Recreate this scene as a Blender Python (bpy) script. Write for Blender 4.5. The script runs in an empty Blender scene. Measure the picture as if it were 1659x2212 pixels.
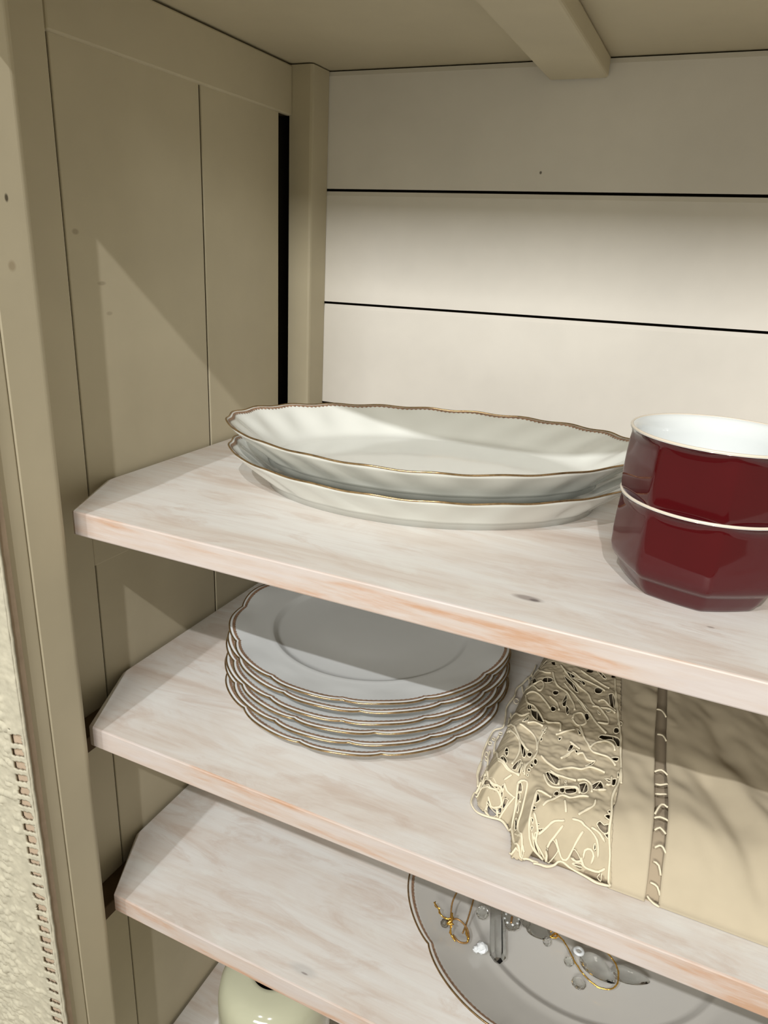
import bpy, bmesh, math, random
from mathutils import Vector, Matrix, noise
random.seed(7)
S = bpy.context.scene
COL = S.collection

# ------------------------------------------------------------------ camera
cam_d = bpy.data.cameras.new('camera')
cam = bpy.data.objects.new('camera', cam_d)
COL.objects.link(cam)
cam_d.sensor_fit = 'VERTICAL'
cam_d.sensor_height = 36.0
cam_d.lens = 1554.45 * 36.0 / 2212.0
cam_d.clip_start = 0.01
_yaw, _pitch, _roll = -0.4085, -0.3473, 0.0547
_f = Vector((math.sin(_yaw) * math.cos(_pitch), math.cos(_yaw) * math.cos(_pitch), math.sin(_pitch)))
_r = Vector((math.cos(_yaw), -math.sin(_yaw), 0))
_u = _r.cross(_f)
_r2 = _r * math.cos(_roll) + _u * math.sin(_roll)
_u2 = -_r * math.sin(_roll) + _u * math.cos(_roll)
m = Matrix((_r2, _u2, -_f)).transposed().to_4x4()
m.translation = Vector((0.3388, -0.2769, 0.4333))
cam.matrix_world = m
S.camera = cam

# ------------------------------------------------------------------ light and exposure
S.view_settings.view_transform = 'Standard'
S.view_settings.look = 'None'
S.view_settings.gamma = 1.0
S.view_settings.use_curve_mapping = False
S.view_settings.exposure = 0.0
w = bpy.data.worlds.new('world')
S.world = w
w.use_nodes = True
w.node_tree.nodes['Background'].inputs[0].default_value = (1.0, 0.93, 0.70, 1)
w.node_tree.nodes['Background'].inputs[1].default_value = 0.36


def spot(name, loc, target, power, size, col, angle=60):
    d = bpy.data.lights.new(name, 'SPOT')
    d.energy = power
    d.shadow_soft_size = size
    d.color = col
    d.spot_size = math.radians(angle)
    d.spot_blend = 0.5
    o = bpy.data.objects.new(name, d)
    COL.objects.link(o)
    o.location = loc
    o.rotation_euler = (Vector(target) - Vector(loc)).to_track_quat('-Z', 'Y').to_euler()
    return o


spot('ceiling_spot_lamp', (0.06, -1.23, 1.56), (0.2, 0.1, 0.15), 46, 0.012, (0.96, 0.98, 1.0))
spot('ceiling_spot_lamp', (0.60, -1.23, 1.56), (0.2, 0.1, 0.15), 58, 0.012, (1.0, 0.97, 0.95))
a_d = bpy.data.lights.new('shop_light_panel', 'AREA')
a_d.energy = 38
a_d.shape = 'RECTANGLE'
a_d.size = 0.9
a_d.size_y = 0.35
a_d.color = (1.0, 0.965, 0.90)
a_o = bpy.data.objects.new('shop_light_panel', a_d)
COL.objects.link(a_o)
a_o.location = (0.30, -2.0, 1.12)
a_o.rotation_euler = (Vector((0.25, 0.3, 0.35)) - a_o.location).to_track_quat('-Z', 'Y').to_euler()

# ------------------------------------------------------------------ measures (metres)
ZA, ZB, ZC, ZD = 0.2872, 0.145, 0.0, -0.2425     # tops of the four shelves
T = 0.0146                                       # shelf thickness
H = 0.5661                                       # underside of the top board
D = 0.3008                                       # front of the back boards
FLOOR = -1.0
CW = 0.78                                        # inner width of the cupboard


# ------------------------------------------------------------------ helpers
def link(name, me, mat=None, parent=None):
    o = bpy.data.objects.new(name, me)
    COL.objects.link(o)
    if mat is not None:
        me.materials.append(mat)
    if parent is not None:
        o.parent = parent
    return o


def obj(name, bm, mat, parent=None, smooth=False, bevel=0, seg=2):
    me = bpy.data.meshes.new(name)
    bmesh.ops.recalc_face_normals(bm, faces=bm.faces)
    bm.to_mesh(me)
    bm.free()
    if smooth:
        for p in me.polygons:
            p.use_smooth = True
    o = link(name, me, mat, parent)
    if bevel:
        b = o.modifiers.new('bevel', 'BEVEL')
        b.width = bevel
        b.segments = seg
        b.limit_method = 'ANGLE'
    return o


def tag(o, label, cat, group=None, kind=None):
    o['label'] = label
    if cat:
        o['category'] = cat
    if group:
        o['group'] = group
    if kind:
        o['kind'] = kind
    return o


def thing(name, label, cat, loc=(0, 0, 0), group=None, rz=0):
    o = bpy.data.objects.new(name, None)
    o.empty_display_size = 0.02
    COL.objects.link(o)
    o.location = loc
    o.rotation_euler = (0, 0, rz)
    return tag(o, label, cat, group)


def box(bm, x0, x1, y0, y1, z0, z1):
    v = [bm.verts.new(c) for c in ((x0, y0, z0), (x1, y0, z0), (x1, y1, z0), (x0, y1, z0),
                                   (x0, y0, z1), (x1, y0, z1), (x1, y1, z1), (x0, y1, z1))]
    for f in ((0, 3, 2, 1), (4, 5, 6, 7), (0, 1, 5, 4), (1, 2, 6, 5), (2, 3, 7, 6), (3, 0, 4, 7)):
        bm.faces.new([v[i] for i in f])
    return v


def prism(bm, pts, z0, z1):
    a = [bm.verts.new((x, y, z0)) for x, y in pts]
    b = [bm.verts.new((x, y, z1)) for x, y in pts]
    n = len(pts)
    bm.faces.new(a[::-1])
    bm.faces.new(b)
    for i in range(n):
        bm.faces.new((a[i], a[(i + 1) % n], b[(i + 1) % n], b[i]))


def tube(bm, pts, r, n=6, closed=False, r_of=None):
    pts = [Vector(p) for p in pts]
    N = len(pts)
    rings = []
    for i, p in enumerate(pts):
        if closed:
            t = pts[(i + 1) % N] - pts[i - 1]
        else:
            t = pts[min(i + 1, N - 1)] - pts[max(i - 1, 0)]
        if t.length < 1e-9:
            t = Vector((0, 0, 1))
        t.normalize()
        up = Vector((0, 0, 1)) if abs(t.z) < 0.95 else Vector((0, 1, 0))
        s = t.cross(up).normalized()
        u = s.cross(t)
        rr = r if r_of is None else r * r_of(i / max(1, N - 1))
        rings.append([bm.verts.new(p + (s * math.cos(2 * math.pi * k / n) + u * math.sin(2 * math.pi * k / n)) * rr) for k in range(n)])
    for i in range(N if closed else N - 1):
        A, B = rings[i], rings[(i + 1) % N]
        for k in range(n):
            bm.faces.new((A[k], A[(k + 1) % n], B[(k + 1) % n], B[k]))
    if not closed:
        bm.faces.new(rings[0][::-1])
        bm.faces.new(rings[-1])


def resample(pts, step, closed=False):
    P = [Vector(p) for p in pts]
    # Catmull-Rom smoothing, then even steps
    out = []
    n = len(P)
    rng = range(n if closed else n - 1)
    for i in rng:
        p1, p2 = P[i], P[(i + 1) % n]
        p0 = P[i - 1] if (closed or i > 0) else p1
        p3 = P[(i + 2) % n] if (closed or i + 2 < n) else p2
        k = max(2, int((p2 - p1).length / step))
        for j in range(k):
            t = j / k
            out.append(0.5 * ((2 * p1) + (p2 - p0) * t + (2 * p0 - 5 * p1 + 4 * p2 - p3) * t * t + (3 * p1 - p0 - 3 * p2 + p3) * t ** 3))
    if not closed:
        out.append(P[-1])
    return out


# ------------------------------------------------------------------ materials
def nmat(name, rough=0.5, spec=0.5):
    mt = bpy.data.materials.new(name)
    mt.use_nodes = True
    nt = mt.node_tree
    b = nt.nodes['Principled BSDF']
    b.inputs['Roughness'].default_value = rough
    b.inputs['Specular IOR Level'].default_value = spec
    return mt, nt, b


def tex_noise(nt, scale, detail=3, rough=0.5, vec=None, sc=None, dist=0.0):
    n = nt.nodes.new('ShaderNodeTexNoise')
    n.inputs['Scale'].default_value = scale
    n.inputs['Detail'].default_value = detail
    n.inputs['Roughness'].default_value = rough
    n.inputs['Distortion'].default_value = dist
    tc = nt.nodes.new('ShaderNodeTexCoord')
    mp = nt.nodes.new('ShaderNodeMapping')
    if sc:
        mp.inputs['Scale'].default_value = sc
    if vec:
        mp.inputs['Location'].default_value = vec
    nt.links.new(tc.outputs['Object'], mp.inputs[0])
    nt.links.new(mp.outputs[0], n.inputs['Vector'])
    return n.outputs['Fac']


def ramp(nt, fac, stops):
    r = nt.nodes.new('ShaderNodeValToRGB')
    while len(r.color_ramp.elements) < len(stops):
        r.color_ramp.elements.new(0.5)
    for e, (p, c) in zip(r.color_ramp.elements, stops):
        e.position = p
        e.color = (*c, 1) if len(c) == 3 else c
    nt.links.new(fac, r.inputs[0])
    return r.outputs[0]


def mix(nt, fac, a, b, mode='MIX'):
    n = nt.nodes.new('ShaderNodeMix')
    n.data_type = 'RGBA'
    n.blend_type = mode
    for s, v in ((n.inputs[0], fac), (n.inputs[6], a), (n.inputs[7], b)):
        if hasattr(v, 'is_linked') or isinstance(v, bpy.types.NodeSocket):
            nt.links.new(v, s)
        elif isinstance(v, (tuple, list)):
            s.default_value = (*v, 1)
        else:
            s.default_value = v
    return n.outputs[2]


def bump(nt, b, h, strength, dist=0.001):
    n = nt.nodes.new('ShaderNodeBump')
    n.inputs['Strength'].default_value = strength
    n.inputs['Distance'].default_value = dist
    nt.links.new(h, n.inputs['Height'])
    nt.links.new(n.outputs[0], b.inputs['Normal'])


def math_node(nt, op, a, b=None):
    n = nt.nodes.new('ShaderNodeMath')
    n.operation = op
    for s, v in zip(n.inputs, (a, b)):
        if v is None:
            continue
        if isinstance(v, (int, float)):
            s.default_value = v
        else:
            nt.links.new(v, s)
    return n.outputs[0]


def spot_mask(nt, centre, scale):
    """1 inside a small ellipsoid round centre (a knot or a nail mark), 0 outside"""
    tc = nt.nodes.new('ShaderNodeTexCoord')
    mp = nt.nodes.new('ShaderNodeVectorMath')
    mp.operation = 'SUBTRACT'
    mp.inputs[1].default_value = centre
    nt.links.new(tc.outputs['Object'], mp.inputs[0])
    dv = nt.nodes.new('ShaderNodeVectorMath')
    dv.operation = 'DIVIDE'
    dv.inputs[1].default_value = scale
    nt.links.new(mp.outputs[0], dv.inputs[0])
    ln = nt.nodes.new('ShaderNodeVectorMath')
    ln.operation = 'LENGTH'
    nt.links.new(dv.outputs[0], ln.inputs[0])
    mr = nt.nodes.new('ShaderNodeMapRange')
    mr.inputs[1].default_value = 0.5
    mr.inputs[2].default_value = 1.0
    mr.inputs[3].default_value = 1.0
    mr.inputs[4].default_value = 0.0
    nt.links.new(ln.outputs['Value'], mr.inputs[0])
    return mr.outputs[0]


def paint(name, col, marks=(), rough=0.55, gap_shade=None):
    mt, nt, b = nmat(name, rough, 0.35)
    n = tex_noise(nt, 9, 4, 0.6)
    c = ramp(nt, n, [(0.3, tuple(x * 0.93 for x in col)), (0.7, tuple(min(1, x * 1.05) for x in col))])
    for ctr, sc, mc, amt in marks:
        s = spot_mask(nt, ctr, sc)
        c = mix(nt, math_node(nt, 'MULTIPLY', s, amt), c, mc)
    if gap_shade:
        # shade of the joints put into the colour: dark brown beyond a given depth
        tc = nt.nodes.new('ShaderNodeTexCoord')
        sp = nt.nodes.new('ShaderNodeSeparateXYZ')
        nt.links.new(tc.outputs['Object'], sp.inputs[0])
        ax, lim, sign = gap_shade
        inside = math_node(nt, 'GREATER_THAN', math_node(nt, 'MULTIPLY', sp.outputs[ax], sign), lim * sign)
        c = mix(nt, inside, c, (0.07, 0.05, 0.03))
    nt.links.new(c, b.inputs['Base Color'])
    bump(nt, b, tex_noise(nt, 60, 3, 0.6, sc=(1, 1, 0.25)), 0.15, 0.0006)
    return mt


D = 0.3008
CREAM = (0.585, 0.53, 0.39)
PAINT = paint('cream_paint', CREAM)
PAINT_SIDE = paint('cream_paint_side', CREAM, [((0, 0.0469, 0.4347), (0.01, 0.003, 0.002), (0.25, 0.19, 0.12), 0.5),
                                               ((0, 0.0636, 0.4066), (0.01, 0.004, 0.0015), (0.25, 0.19, 0.12), 0.45),
                                               ((0, 0.068, 0.389), (0.01, 0.003, 0.0015), (0.25, 0.19, 0.12), 0.35)], gap_shade=(0, -0.0012, -1))
PAINT_POST = paint('cream_paint_post', CREAM, [((0.036, -0.0257, 0.4472), (0.01, 0.0012, 0.0022), (0.06, 0.045, 0.025), 0.9),
                                               ((0.036, -0.027, 0.418), (0.01, 0.0025, 0.003), (0.3, 0.22, 0.13), 0.5)])
PAINT_BACK = paint('cream_paint_back', (0.86, 0.84, 0.80), [((0.1994, 0.3008, 0.4935), (0.0011, 0.01, 0.0014), (0.09, 0.075, 0.06), 0.9)], gap_shade=(1, D + 0.0014, 1))
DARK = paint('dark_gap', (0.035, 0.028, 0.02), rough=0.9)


def whitewash(name, seed, knots=()):
    mt, nt, b = nmat(name, 0.42, 0.4)
    big = tex_noise(nt, 5, 5, 0.62, vec=(seed, seed * 0.7, 0), sc=(0.9, 4.6, 1), dist=0.9)
    fine = tex_noise(nt, 30, 6, 0.7, vec=(seed, 0, 0), sc=(0.5, 11, 1))
    c = ramp(nt, big, [(0.34, (0.68, 0.68, 0.66)), (0.46, (0.64, 0.62, 0.59)), (0.55, (0.60, 0.55, 0.50)), (0.70, (0.48, 0.385, 0.32))])
    c2 = ramp(nt, fine, [(0.33, (0.50, 0.42, 0.37)), (0.50, (0.66, 0.63, 0.60)), (0.8, (0.72, 0.71, 0.69))])
    c = mix(nt, 0.2, c, c2)
    # thin places where the wash has worn through in short patches
    worn = tex_noise(nt, 17, 6, 0.68, vec=(seed * 1.7, seed, 0), sc=(0.8, 2.6, 1), dist=1.2)
    c = mix(nt, ramp(nt, worn, [(0.52, (0, 0, 0)), (0.66, (0.5, 0.5, 0.5))]), c, (0.50, 0.40, 0.335))
    c = mix(nt, ramp(nt, worn, [(0.30, (0.45, 0.45, 0.45)), (0.42, (0, 0, 0))]), c, (0.69, 0.70, 0.665))
    # exposed pink-orange wood showing on the front edge, where the wash is rubbed off
    geo = nt.nodes.new('ShaderNodeNewGeometry')
    sep = nt.nodes.new('ShaderNodeSeparateXYZ')
    nt.links.new(geo.outputs['True Normal'], sep.inputs[0])
    front = math_node(nt, 'GREATER_THAN', math_node(nt, 'MULTIPLY', sep.outputs[1], -1), 0.35)
    e1 = tex_noise(nt, 7, 5, 0.6, vec=(seed * 2, 0, 3), sc=(1.0, 1, 9), dist=0.5)
    ec = ramp(nt, e1, [(0.38, (0.51, 0.46, 0.44)), (0.50, (0.50, 0.42, 0.37)), (0.60, (0.47, 0.30, 0.205)), (0.85, (0.40, 0.26, 0.18))])
    ec = mix(nt, ramp(nt, tex_noise(nt, 50, 5, 0.7, sc=(0.6, 1, 6)), [(0.4, (0, 0, 0)), (0.62, (0.5, 0.5, 0.5))]), ec, (0.56, 0.52, 0.50))
    c = mix(nt, front, c, ec)
    for ctr, sc, mc, amt in knots:
        s = spot_mask(nt, ctr, sc)
        c = mix(nt, math_node(nt, 'MULTIPLY', s, amt), c, mc)
    nt.links.new(c, b.inputs['Base Color'])
    nt.links.new(ramp(nt, fine, [(0.3, (0.5, 0.5, 0.5)), (0.7, (0.36, 0.36, 0.36))]), b.inputs['Roughness'])
    bump(nt, b, fine, 0.12, 0.0006)
    return mt


def plain(name, col, rough=0.4, spec=0.5, metal=0.0, coat=0.0, var=0.06, nscale=40, bmp=0.0, sss=0.0):
    mt, nt, b = nmat(name, rough, spec)
    n = tex_noise(nt, nscale, 3, 0.6)
    nt.links.new(ramp(nt, n, [(0.3, tuple(max(0, x * (1 - var)) for x in col)), (0.7, tuple(min(1, x * (1 + var)) for x in col))]), b.inputs['Base Color'])
    b.inputs['Metallic'].default_value = metal
    b.inputs['Coat Weight'].default_value = coat
    b.inputs['Coat Roughness'].default_value = 0.04
    if bmp:
        bump(nt, b, n, bmp, 0.0006)
    if sss:
        b.inputs['Subsurface Weight'].default_value = sss
        b.inputs['Subsurface Radius'].default_value = (0.004, 0.003, 0.002)
        b.inputs['Subsurface Scale'].default_value = 0.5
    return mt


PORCELAIN = plain('white_porcelain', (0.58, 0.60, 0.60), 0.10, 0.5, var=0.01)
CELADON = plain('ivory_porcelain', (0.66, 0.675, 0.635), 0.09, 0.5, var=0.01)
DISH_SHADED = plain('shelf_shaded_porcelain', (0.50, 0.49, 0.46), 0.12, 0.5, var=0.01)  # white porcelain, darkened and warmed to carry the shade of the shelf above
GILT = plain('worn_gilt', (0.36, 0.245, 0.125), 0.24, 0.6, metal=0.85, var=0.3, nscale=300)
BEAD = plain('brown_bead_line', (0.30, 0.19, 0.125), 0.35, 0.5, metal=0.2, var=0.35, nscale=500)
RED = plain('dark_red_glaze', (0.058, 0.0012, 0.0035), 0.08, 0.45, coat=0.15, var=0.05)
WHITE = plain('white_glaze', (0.62, 0.655, 0.66), 0.08, 0.5, coat=0.3, var=0.01)
LIP = plain('cream_lip', (0.62, 0.56, 0.47), 0.3, 0.5, var=0.03)
LINEN = plain('cream_linen', (0.425, 0.37, 0.272), 0.85, 0.15, var=0.05, nscale=35, bmp=0.2)
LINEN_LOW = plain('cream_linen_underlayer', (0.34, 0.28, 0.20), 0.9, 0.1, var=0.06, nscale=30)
LACE = plain('cream_lace_cloth', (0.42, 0.365, 0.262), 0.85, 0.15, var=0.08, nscale=60, bmp=0.3)
CORD = plain('cream_lace_cord', (0.66, 0.60, 0.455), 0.8, 0.2, var=0.05, nscale=200, bmp=0.3)
GOLD = plain('gold_thread', (0.80, 0.47, 0.10), 0.25, 0.7, metal=0.9, var=0.3, nscale=900)
BRONZE = plain('brown_cord', (0.30, 0.17, 0.06), 0.4, 0.5, metal=0.4, var=0.3, nscale=600)
VASEM = plain('cream_green_glaze', (0.43, 0.435, 0.32), 0.08, 0.5, coat=0.4, var=0.02)
INK = plain('dark_vase_inside', (0.10, 0.09, 0.07), 0.5, 0.3)
WOOL = plain('cream_wool', (0.46, 0.435, 0.345), 0.95, 0.1, var=0.12, nscale=140, bmp=0.5)
WOOL_IN = plain('tan_wool', (0.42, 0.33, 0.245), 0.95, 0.1, var=0.08, nscale=90)
CLEAT_SHADE = plain('cleat_corner_shade', (0.10, 0.065, 0.035), 0.8, 0.2, var=0.2, nscale=30)  # dark brown stands in for the shade beside the shelf corners
ROOM = plain('room_plaster', (0.55, 0.50, 0.42), 0.9, 0.2, var=0.04, nscale=3)
FLOORM = plain('room_floor', (0.30, 0.24, 0.18), 0.6, 0.3, var=0.15, nscale=5)
gm, gnt, gb = nmat('clear_crystal', 0.02, 0.5)
gb.inputs['Transmission Weight'].default_value = 1.0
gb.inputs['IOR'].default_value = 1.33
gb.inputs['Base Color'].default_value = (0.93, 0.94, 0.93, 1)
gn = tex_noise(gnt, 200, 2)
gnt.links.new(ramp(gnt, gn, [(0.3, (0.90, 0.92, 0.91)), (0.7, (0.96, 0.96, 0.95))]), gb.inputs['Base Color'])
CRYSTAL = gm
MILKY = plain('frosted_bead', (0.62, 0.65, 0.67), 0.15, 0.6, coat=0.5, var=0.03)

# ------------------------------------------------------------------ room
bm = bmesh.new(); box(bm, -1.6, 2.4, -2.6, 0.62, FLOOR - 0.05, FLOOR)
tag(obj('floor', bm, FLOORM), 'brown floor the cupboard stands on', None, kind='structure')
bm = bmesh.new(); box(bm, -1.6, 2.4, 0.55, 0.62, FLOOR, 1.7)
tag(obj('wall_back', bm, ROOM), 'plain wall behind the cupboard', None, kind='structure')

# ------------------------------------------------------------------ cupboard
cup = thing('open_cupboard', 'cream painted wooden cupboard with open whitewashed shelves and planked back', 'cupboard', (0, 0, FLOOR))


def cpart(name, bm, mat, bevel=0.0008, label=None, **k):
    for v in bm.verts:
        v.co.z -= FLOOR
    o = obj(name, bm, mat, cup, bevel=bevel, **k)
    # keep the texture space in world measures: shift mesh back, move the object instead
    o.data.transform(Matrix.Translation((0, 0, FLOOR)))
    o.location.z = -FLOOR
    if label:
        o['label'] = label
    return o


zb0 = FLOOR
ytop = -0.0493
# left side: stile, rails, two boards, backing behind the grooves
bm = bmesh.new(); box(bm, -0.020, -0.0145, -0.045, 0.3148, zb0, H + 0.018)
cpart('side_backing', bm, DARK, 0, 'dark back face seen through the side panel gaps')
bm = bmesh.new(); box(bm, -0.0142, 0.0022, -0.012, 0.0371, zb0, H - 0.0012)
cpart('side_stile', bm, PAINT_SIDE, 0.001)
bm = bmesh.new(); box(bm, -0.0142, 0.0026, 0.0374, 0.2745, 0.5298, H - 0.0014)
cpart('top_rail', bm, PAINT_SIDE, 0.0012)
bm = bmesh.new(); box(bm, -0.0142, 0.0016, 0.0374, 0.2745, 0.232, ZA - T - 0.0002)
cpart('middle_rail', bm, PAINT_SIDE, 0.0012)
for nm, a, b_ in (('side_board', 0.0400, 0.1617), ('side_board', 0.1634, 0.2590)):
    bm = bmesh.new(); box(bm, -0.0142, 0.0, a, b_, zb0 + 0.08, 0.545)
    cpart(nm, bm, PAINT_SIDE, 0.0008)
# front post, deep in y, slightly rounded arris, with the thin moulding jointed to its front
pts = [(-0.0142, -0.0368), (0.0355, -0.0368), (0.036, -0.0362), (0.036, -0.018)]
for k in range(9):
    t = k / 8 * math.pi / 2
    pts.append((0.036 - 0.006 + 0.006 * math.cos(t), -0.0165 + 0.006 * math.sin(t)))
pts += [(-0.0142, -0.0105)]
bm = bmesh.new(); prism(bm, pts, zb0, H)
cpart('front_post', bm, PAINT_POST, 0)
bm = bmesh.new(); box(bm, -0.0142, 0.0357, ytop, -0.0371, zb0, H)
cpart('front_moulding', bm, PAINT_POST, 0.001)
# back corner post
pts = [(0.0, 0.2745), (0.0185, 0.2745), (0.0203, 0.2752), (0.0209, 0.277), (0.0209, 0.3004), (0.0, 0.3004)]
bm = bmesh.new(); prism(bm, pts, zb0, H - 0.0010)
cpart('back_post', bm, PAINT, 0)
bm = bmesh.new(); box(bm, CW - 0.0209, CW, 0.2745, 0.3004, zb0, H - 0.0012)
cpart('back_post', bm, PAINT, 0.002)
# right side, mirrored
bm = bmesh.new(); box(bm, CW, CW + 0.015, -0.012, 0.3148, zb0, H)
cpart('side_board', bm, PAINT, 0.001)
bm = bmesh.new(); box(bm, CW - 0.036, CW + 0.015, ytop, -0.0122, zb0, H)
cpart('front_post', bm, PAINT, 0.003)
# top board, header and batten
bm = bmesh.new(); box(bm, -0.03, CW + 0.03, -0.062, 0.33, H, H + 0.018)
cpart('top_board', bm, PAINT, 0.001)
bm = bmesh.new(); box(bm, -0.03, CW + 0.03, -0.068, -0.0495, 0.5440, H + 0.03)
cpart('header_rail', bm, PAINT, 0.002)
bm = bmesh.new()
v = box(bm, 0.1985, 0.2395, -0.045, 0.2985, H - 0.0138, H - 0.0004)
cpart('top_batten', bm, PAINT, 0.0022, seg=3)
# back boards: each its own part, with dark gaps between; the gaps run slightly off level
gaps = [(H + 0.0, 0.0), (0.4802, 0.0053), (0.392, 0.0153), (0.3027, 0.012)]
z = 0.3027
while z > zb0 + 0.1:
    z -= 0.0885
    gaps.append((z, 0.004))
for i in range(len(gaps) - 1):
    (za, sa), (zc, sc_) = gaps[i], gaps[i + 1]
    bm = bmesh.new()
    x0, x1 = 0.0, CW
    ga = 0.0011 if i else 0.0010
    ch = 0.0032
    rows = [(D + 0.0012 if i else D, -ga + 0), (D, -ga - ch), (D, 0), (D + 0.011, 0), (D + 0.011, -ga)]
    prof = []
    for x in (x0, x1):
        zt = za + sa * (x - 0.25) - ga
        zl = zc + sc_ * (x - 0.25) + 0.0009
        prof.append([bm.verts.new(c) for c in ((x, D + 0.0010, zt), (x, D, zt - ch), (x, D, zl), (x, D + 0.011, zl), (x, D + 0.011, zt))])
    A, B = prof
    for k in range(5):
        bm.faces.new((A[k], B[k], B[(k + 1) % 5], A[(k + 1) % 5]))
    bm.faces.new(A[::-1]); bm.faces.new(B)
    cpart('back_board', bm, PAINT_BACK, 0)
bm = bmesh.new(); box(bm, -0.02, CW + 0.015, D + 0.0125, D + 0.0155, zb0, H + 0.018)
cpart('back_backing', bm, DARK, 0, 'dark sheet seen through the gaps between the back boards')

# shelves with the front corners cut off
SHM = [whitewash('whitewashed_pine_one', 1.3, [((0.2827, 0.0239, ZA), (0.0085, 0.0032, 0.01), (0.22, 0.18, 0.165), 0.75), ((0.286, 0.0232, ZA), (0.003, 0.0016, 0.01), (0.1, 0.08, 0.08), 0.7),
                                                ((0.3603, 0.037, ZA), (0.002, 0.001, 0.01), (0.2, 0.17, 0.15), 0.6)]),
       whitewash('whitewashed_pine_two', 4.1),
       whitewash('whitewashed_pine_three', 8.6, [((0.1745, 0.0133, ZC), (0.012, 0.0045, 0.01), (0.50, 0.49, 0.47), 0.75), ((0.1765, 0.0115, ZC), (0.003, 0.0008, 0.01), (0.22, 0.19, 0.18), 0.75)]),
       whitewash('whitewashed_pine_four', 12.2)]
for i, (zz, fy) in enumerate(((ZA, 0.0), (ZB, -0.0038), (ZC, 0.0022), (ZD, 0.0), (ZD - 0.3, 0.0))):
    bm = bmesh.new()
    prism(bm, [(0.0275, fy), (CW - 0.0275, fy), (CW - 0.0005, 0.052), (CW - 0.0005, 0.274), (CW - 0.0214, 0.274), (CW - 0.0214, 0.2985), (0.0214, 0.2985), (0.0214, 0.274), (0.0028, 0.274), (0.0028, 0.052)], zz - T, zz)
    cpart('shelf', bm, SHM[min(i, 3)], 0.0009, 'whitewashed pine shelf with a rubbed pinkish front edge')
# cleats under the shelves, with the cut-corner shade put into their colour
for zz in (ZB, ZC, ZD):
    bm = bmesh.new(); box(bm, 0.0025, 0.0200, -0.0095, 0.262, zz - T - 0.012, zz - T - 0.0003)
    cpart('shade_cleat', bm, CLEAT_SHADE, 0.0008, 'cleat coloured dark to stand for the shade in the cut shelf corner')


# ------------------------------------------------------------------ dishes
def ring_mesh(rows, n, pos, mat, name, parent, caps=True, closed=False):
    """rows: list of parameters; pos(row, theta) -> xyz.  closed: last ring joins the first"""
    bm = bmesh.new()
    R = []
    for r in rows:
        R.append([bm.verts.new(pos(r, 2 * math.pi * k / n)) for k in range(n)])
    m_ = len(R)
    for i in range(m_ if closed else m_ - 1):
        A, B = R[i], R[(i + 1) % m_]
        for k in range(n):
            bm.faces.new((A[k], A[(k + 1) % n], B[(k + 1) % n], B[k]))
    if caps:
        bm.faces.new(R[0][::-1]); bm.faces.new(R[-1])
    return obj(name, bm, mat, parent, smooth=True)


def smoothstep(t):
    t = max(0, min(1, t))
    return t * t * (3 - 2 * t)


def make_plate(R, lobes, amp, rimh, well, foot, phase, mat, name, label, cat, loc, group, n=288, beads=200):
    root = thing(name, label, cat, loc, group)

    def edge(th):
        c = abs(math.cos((th - phase) * lobes / 2))
        return 1 + amp * (c ** 0.8 - 0.6)

    # profile (fraction of the rim radius, height, how much of the lobing)
    th_ = 0.0024
    prof = [(0.0, 0.0034, 0), (well * 0.5, 0.0034, 0), (well * 0.95, 0.0035, 0), (well * 0.985, 0.0042, 0), (well * 1.015, 0.0062, 0), (well * 1.035, 0.0066, 0), (well * 1.07, 0.0067, 0.05)]
    w1 = well * 1.07
    for k in range(1, 9):
        t = k / 8
        prof.append((w1 + (0.992 - w1) * t, 0.0067 + (rimh - 0.0067) * (0.75 * t + 0.25 * t * t), t ** 1.6))
    prof.append((1.0, rimh - 0.0006, 1.0))
    prof.append((0.996, rimh - 0.0016, 1.0))
    for k in range(7, -1, -1):
        t = k / 8
        prof.append((w1 + (0.992 - w1) * t, 0.0067 + (rimh - 0.0067) * (0.75 * t + 0.25 * t * t) - th_, t ** 1.6))
    prof += [(foot + 0.05, 0.0022, 0), (foot + 0.02, 0.0004, 0), (foot, 0.0, 0), (foot - 0.03, 0.0010, 0), (0.0, 0.0010, 0)]

    def pos(r, th):
        f, h_, l_ = r
        rad = R * max(f, 0.002) * (1 + (edge(th) - 1) * l_)
        hz = h_ + (0.0007 * math.cos((th - phase) * lobes) * l_ if l_ > 0.3 else 0)
        return (rad * math.cos(th), rad * math.sin(th), hz)

    ring_mesh(prof, n, pos, mat, 'dish_body', root)
    bm = bmesh.new()
    tube(bm, [pos((0.999, rimh - 0.0004, 1.0), 2 * math.pi * k / n) for k in range(n)], 0.00062, 8, closed=True)
    obj('gilt_rim', bm, GILT, root, smooth=True)
    # brown beaded line a few millimetres inside the rim
    bm = bmesh.new()
    m2 = 720
    ra, rb = [], []
    for k in range(m2):
        th = 2 * math.pi * k / m2
        off = 0.0005 * (0.5 + 0.5 * math.cos(th * beads))
        t1 = 1 - 0.0030 / R / (0.992 - w1) * 1.0
        def hh(fr):
            t = (fr - w1) / (0.992 - w1)
            return 0.0067 + (rimh - 0.0067) * (0.75 * t + 0.25 * t * t), t ** 1.6
        fa = 0.992 - 0.0012 / R
        fb = 0.992 - (0.0027 + off) / R
        ha, la = hh(fa); hb, lb = hh(fb)
        a = pos((fa, ha + 0.00018, la), th); b = pos((fb, hb + 0.00018, lb), th)
        ra.append(bm.verts.new(a)); rb.append(bm.verts.new(b))
    for k in range(m2):
        bm.faces.new((ra[k], ra[(k + 1) % m2], rb[(k + 1) % m2], rb[k]))
    obj('beaded_line', bm, BEAD, root, smooth=True)
    return root


def copy_tree(o, parent=None):
    c = o.copy()
    COL.objects.link(c)
    if parent is not None:
        c.parent = parent
    for ch in list(o.children):
        copy_tree(ch, c)
    return c


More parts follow.
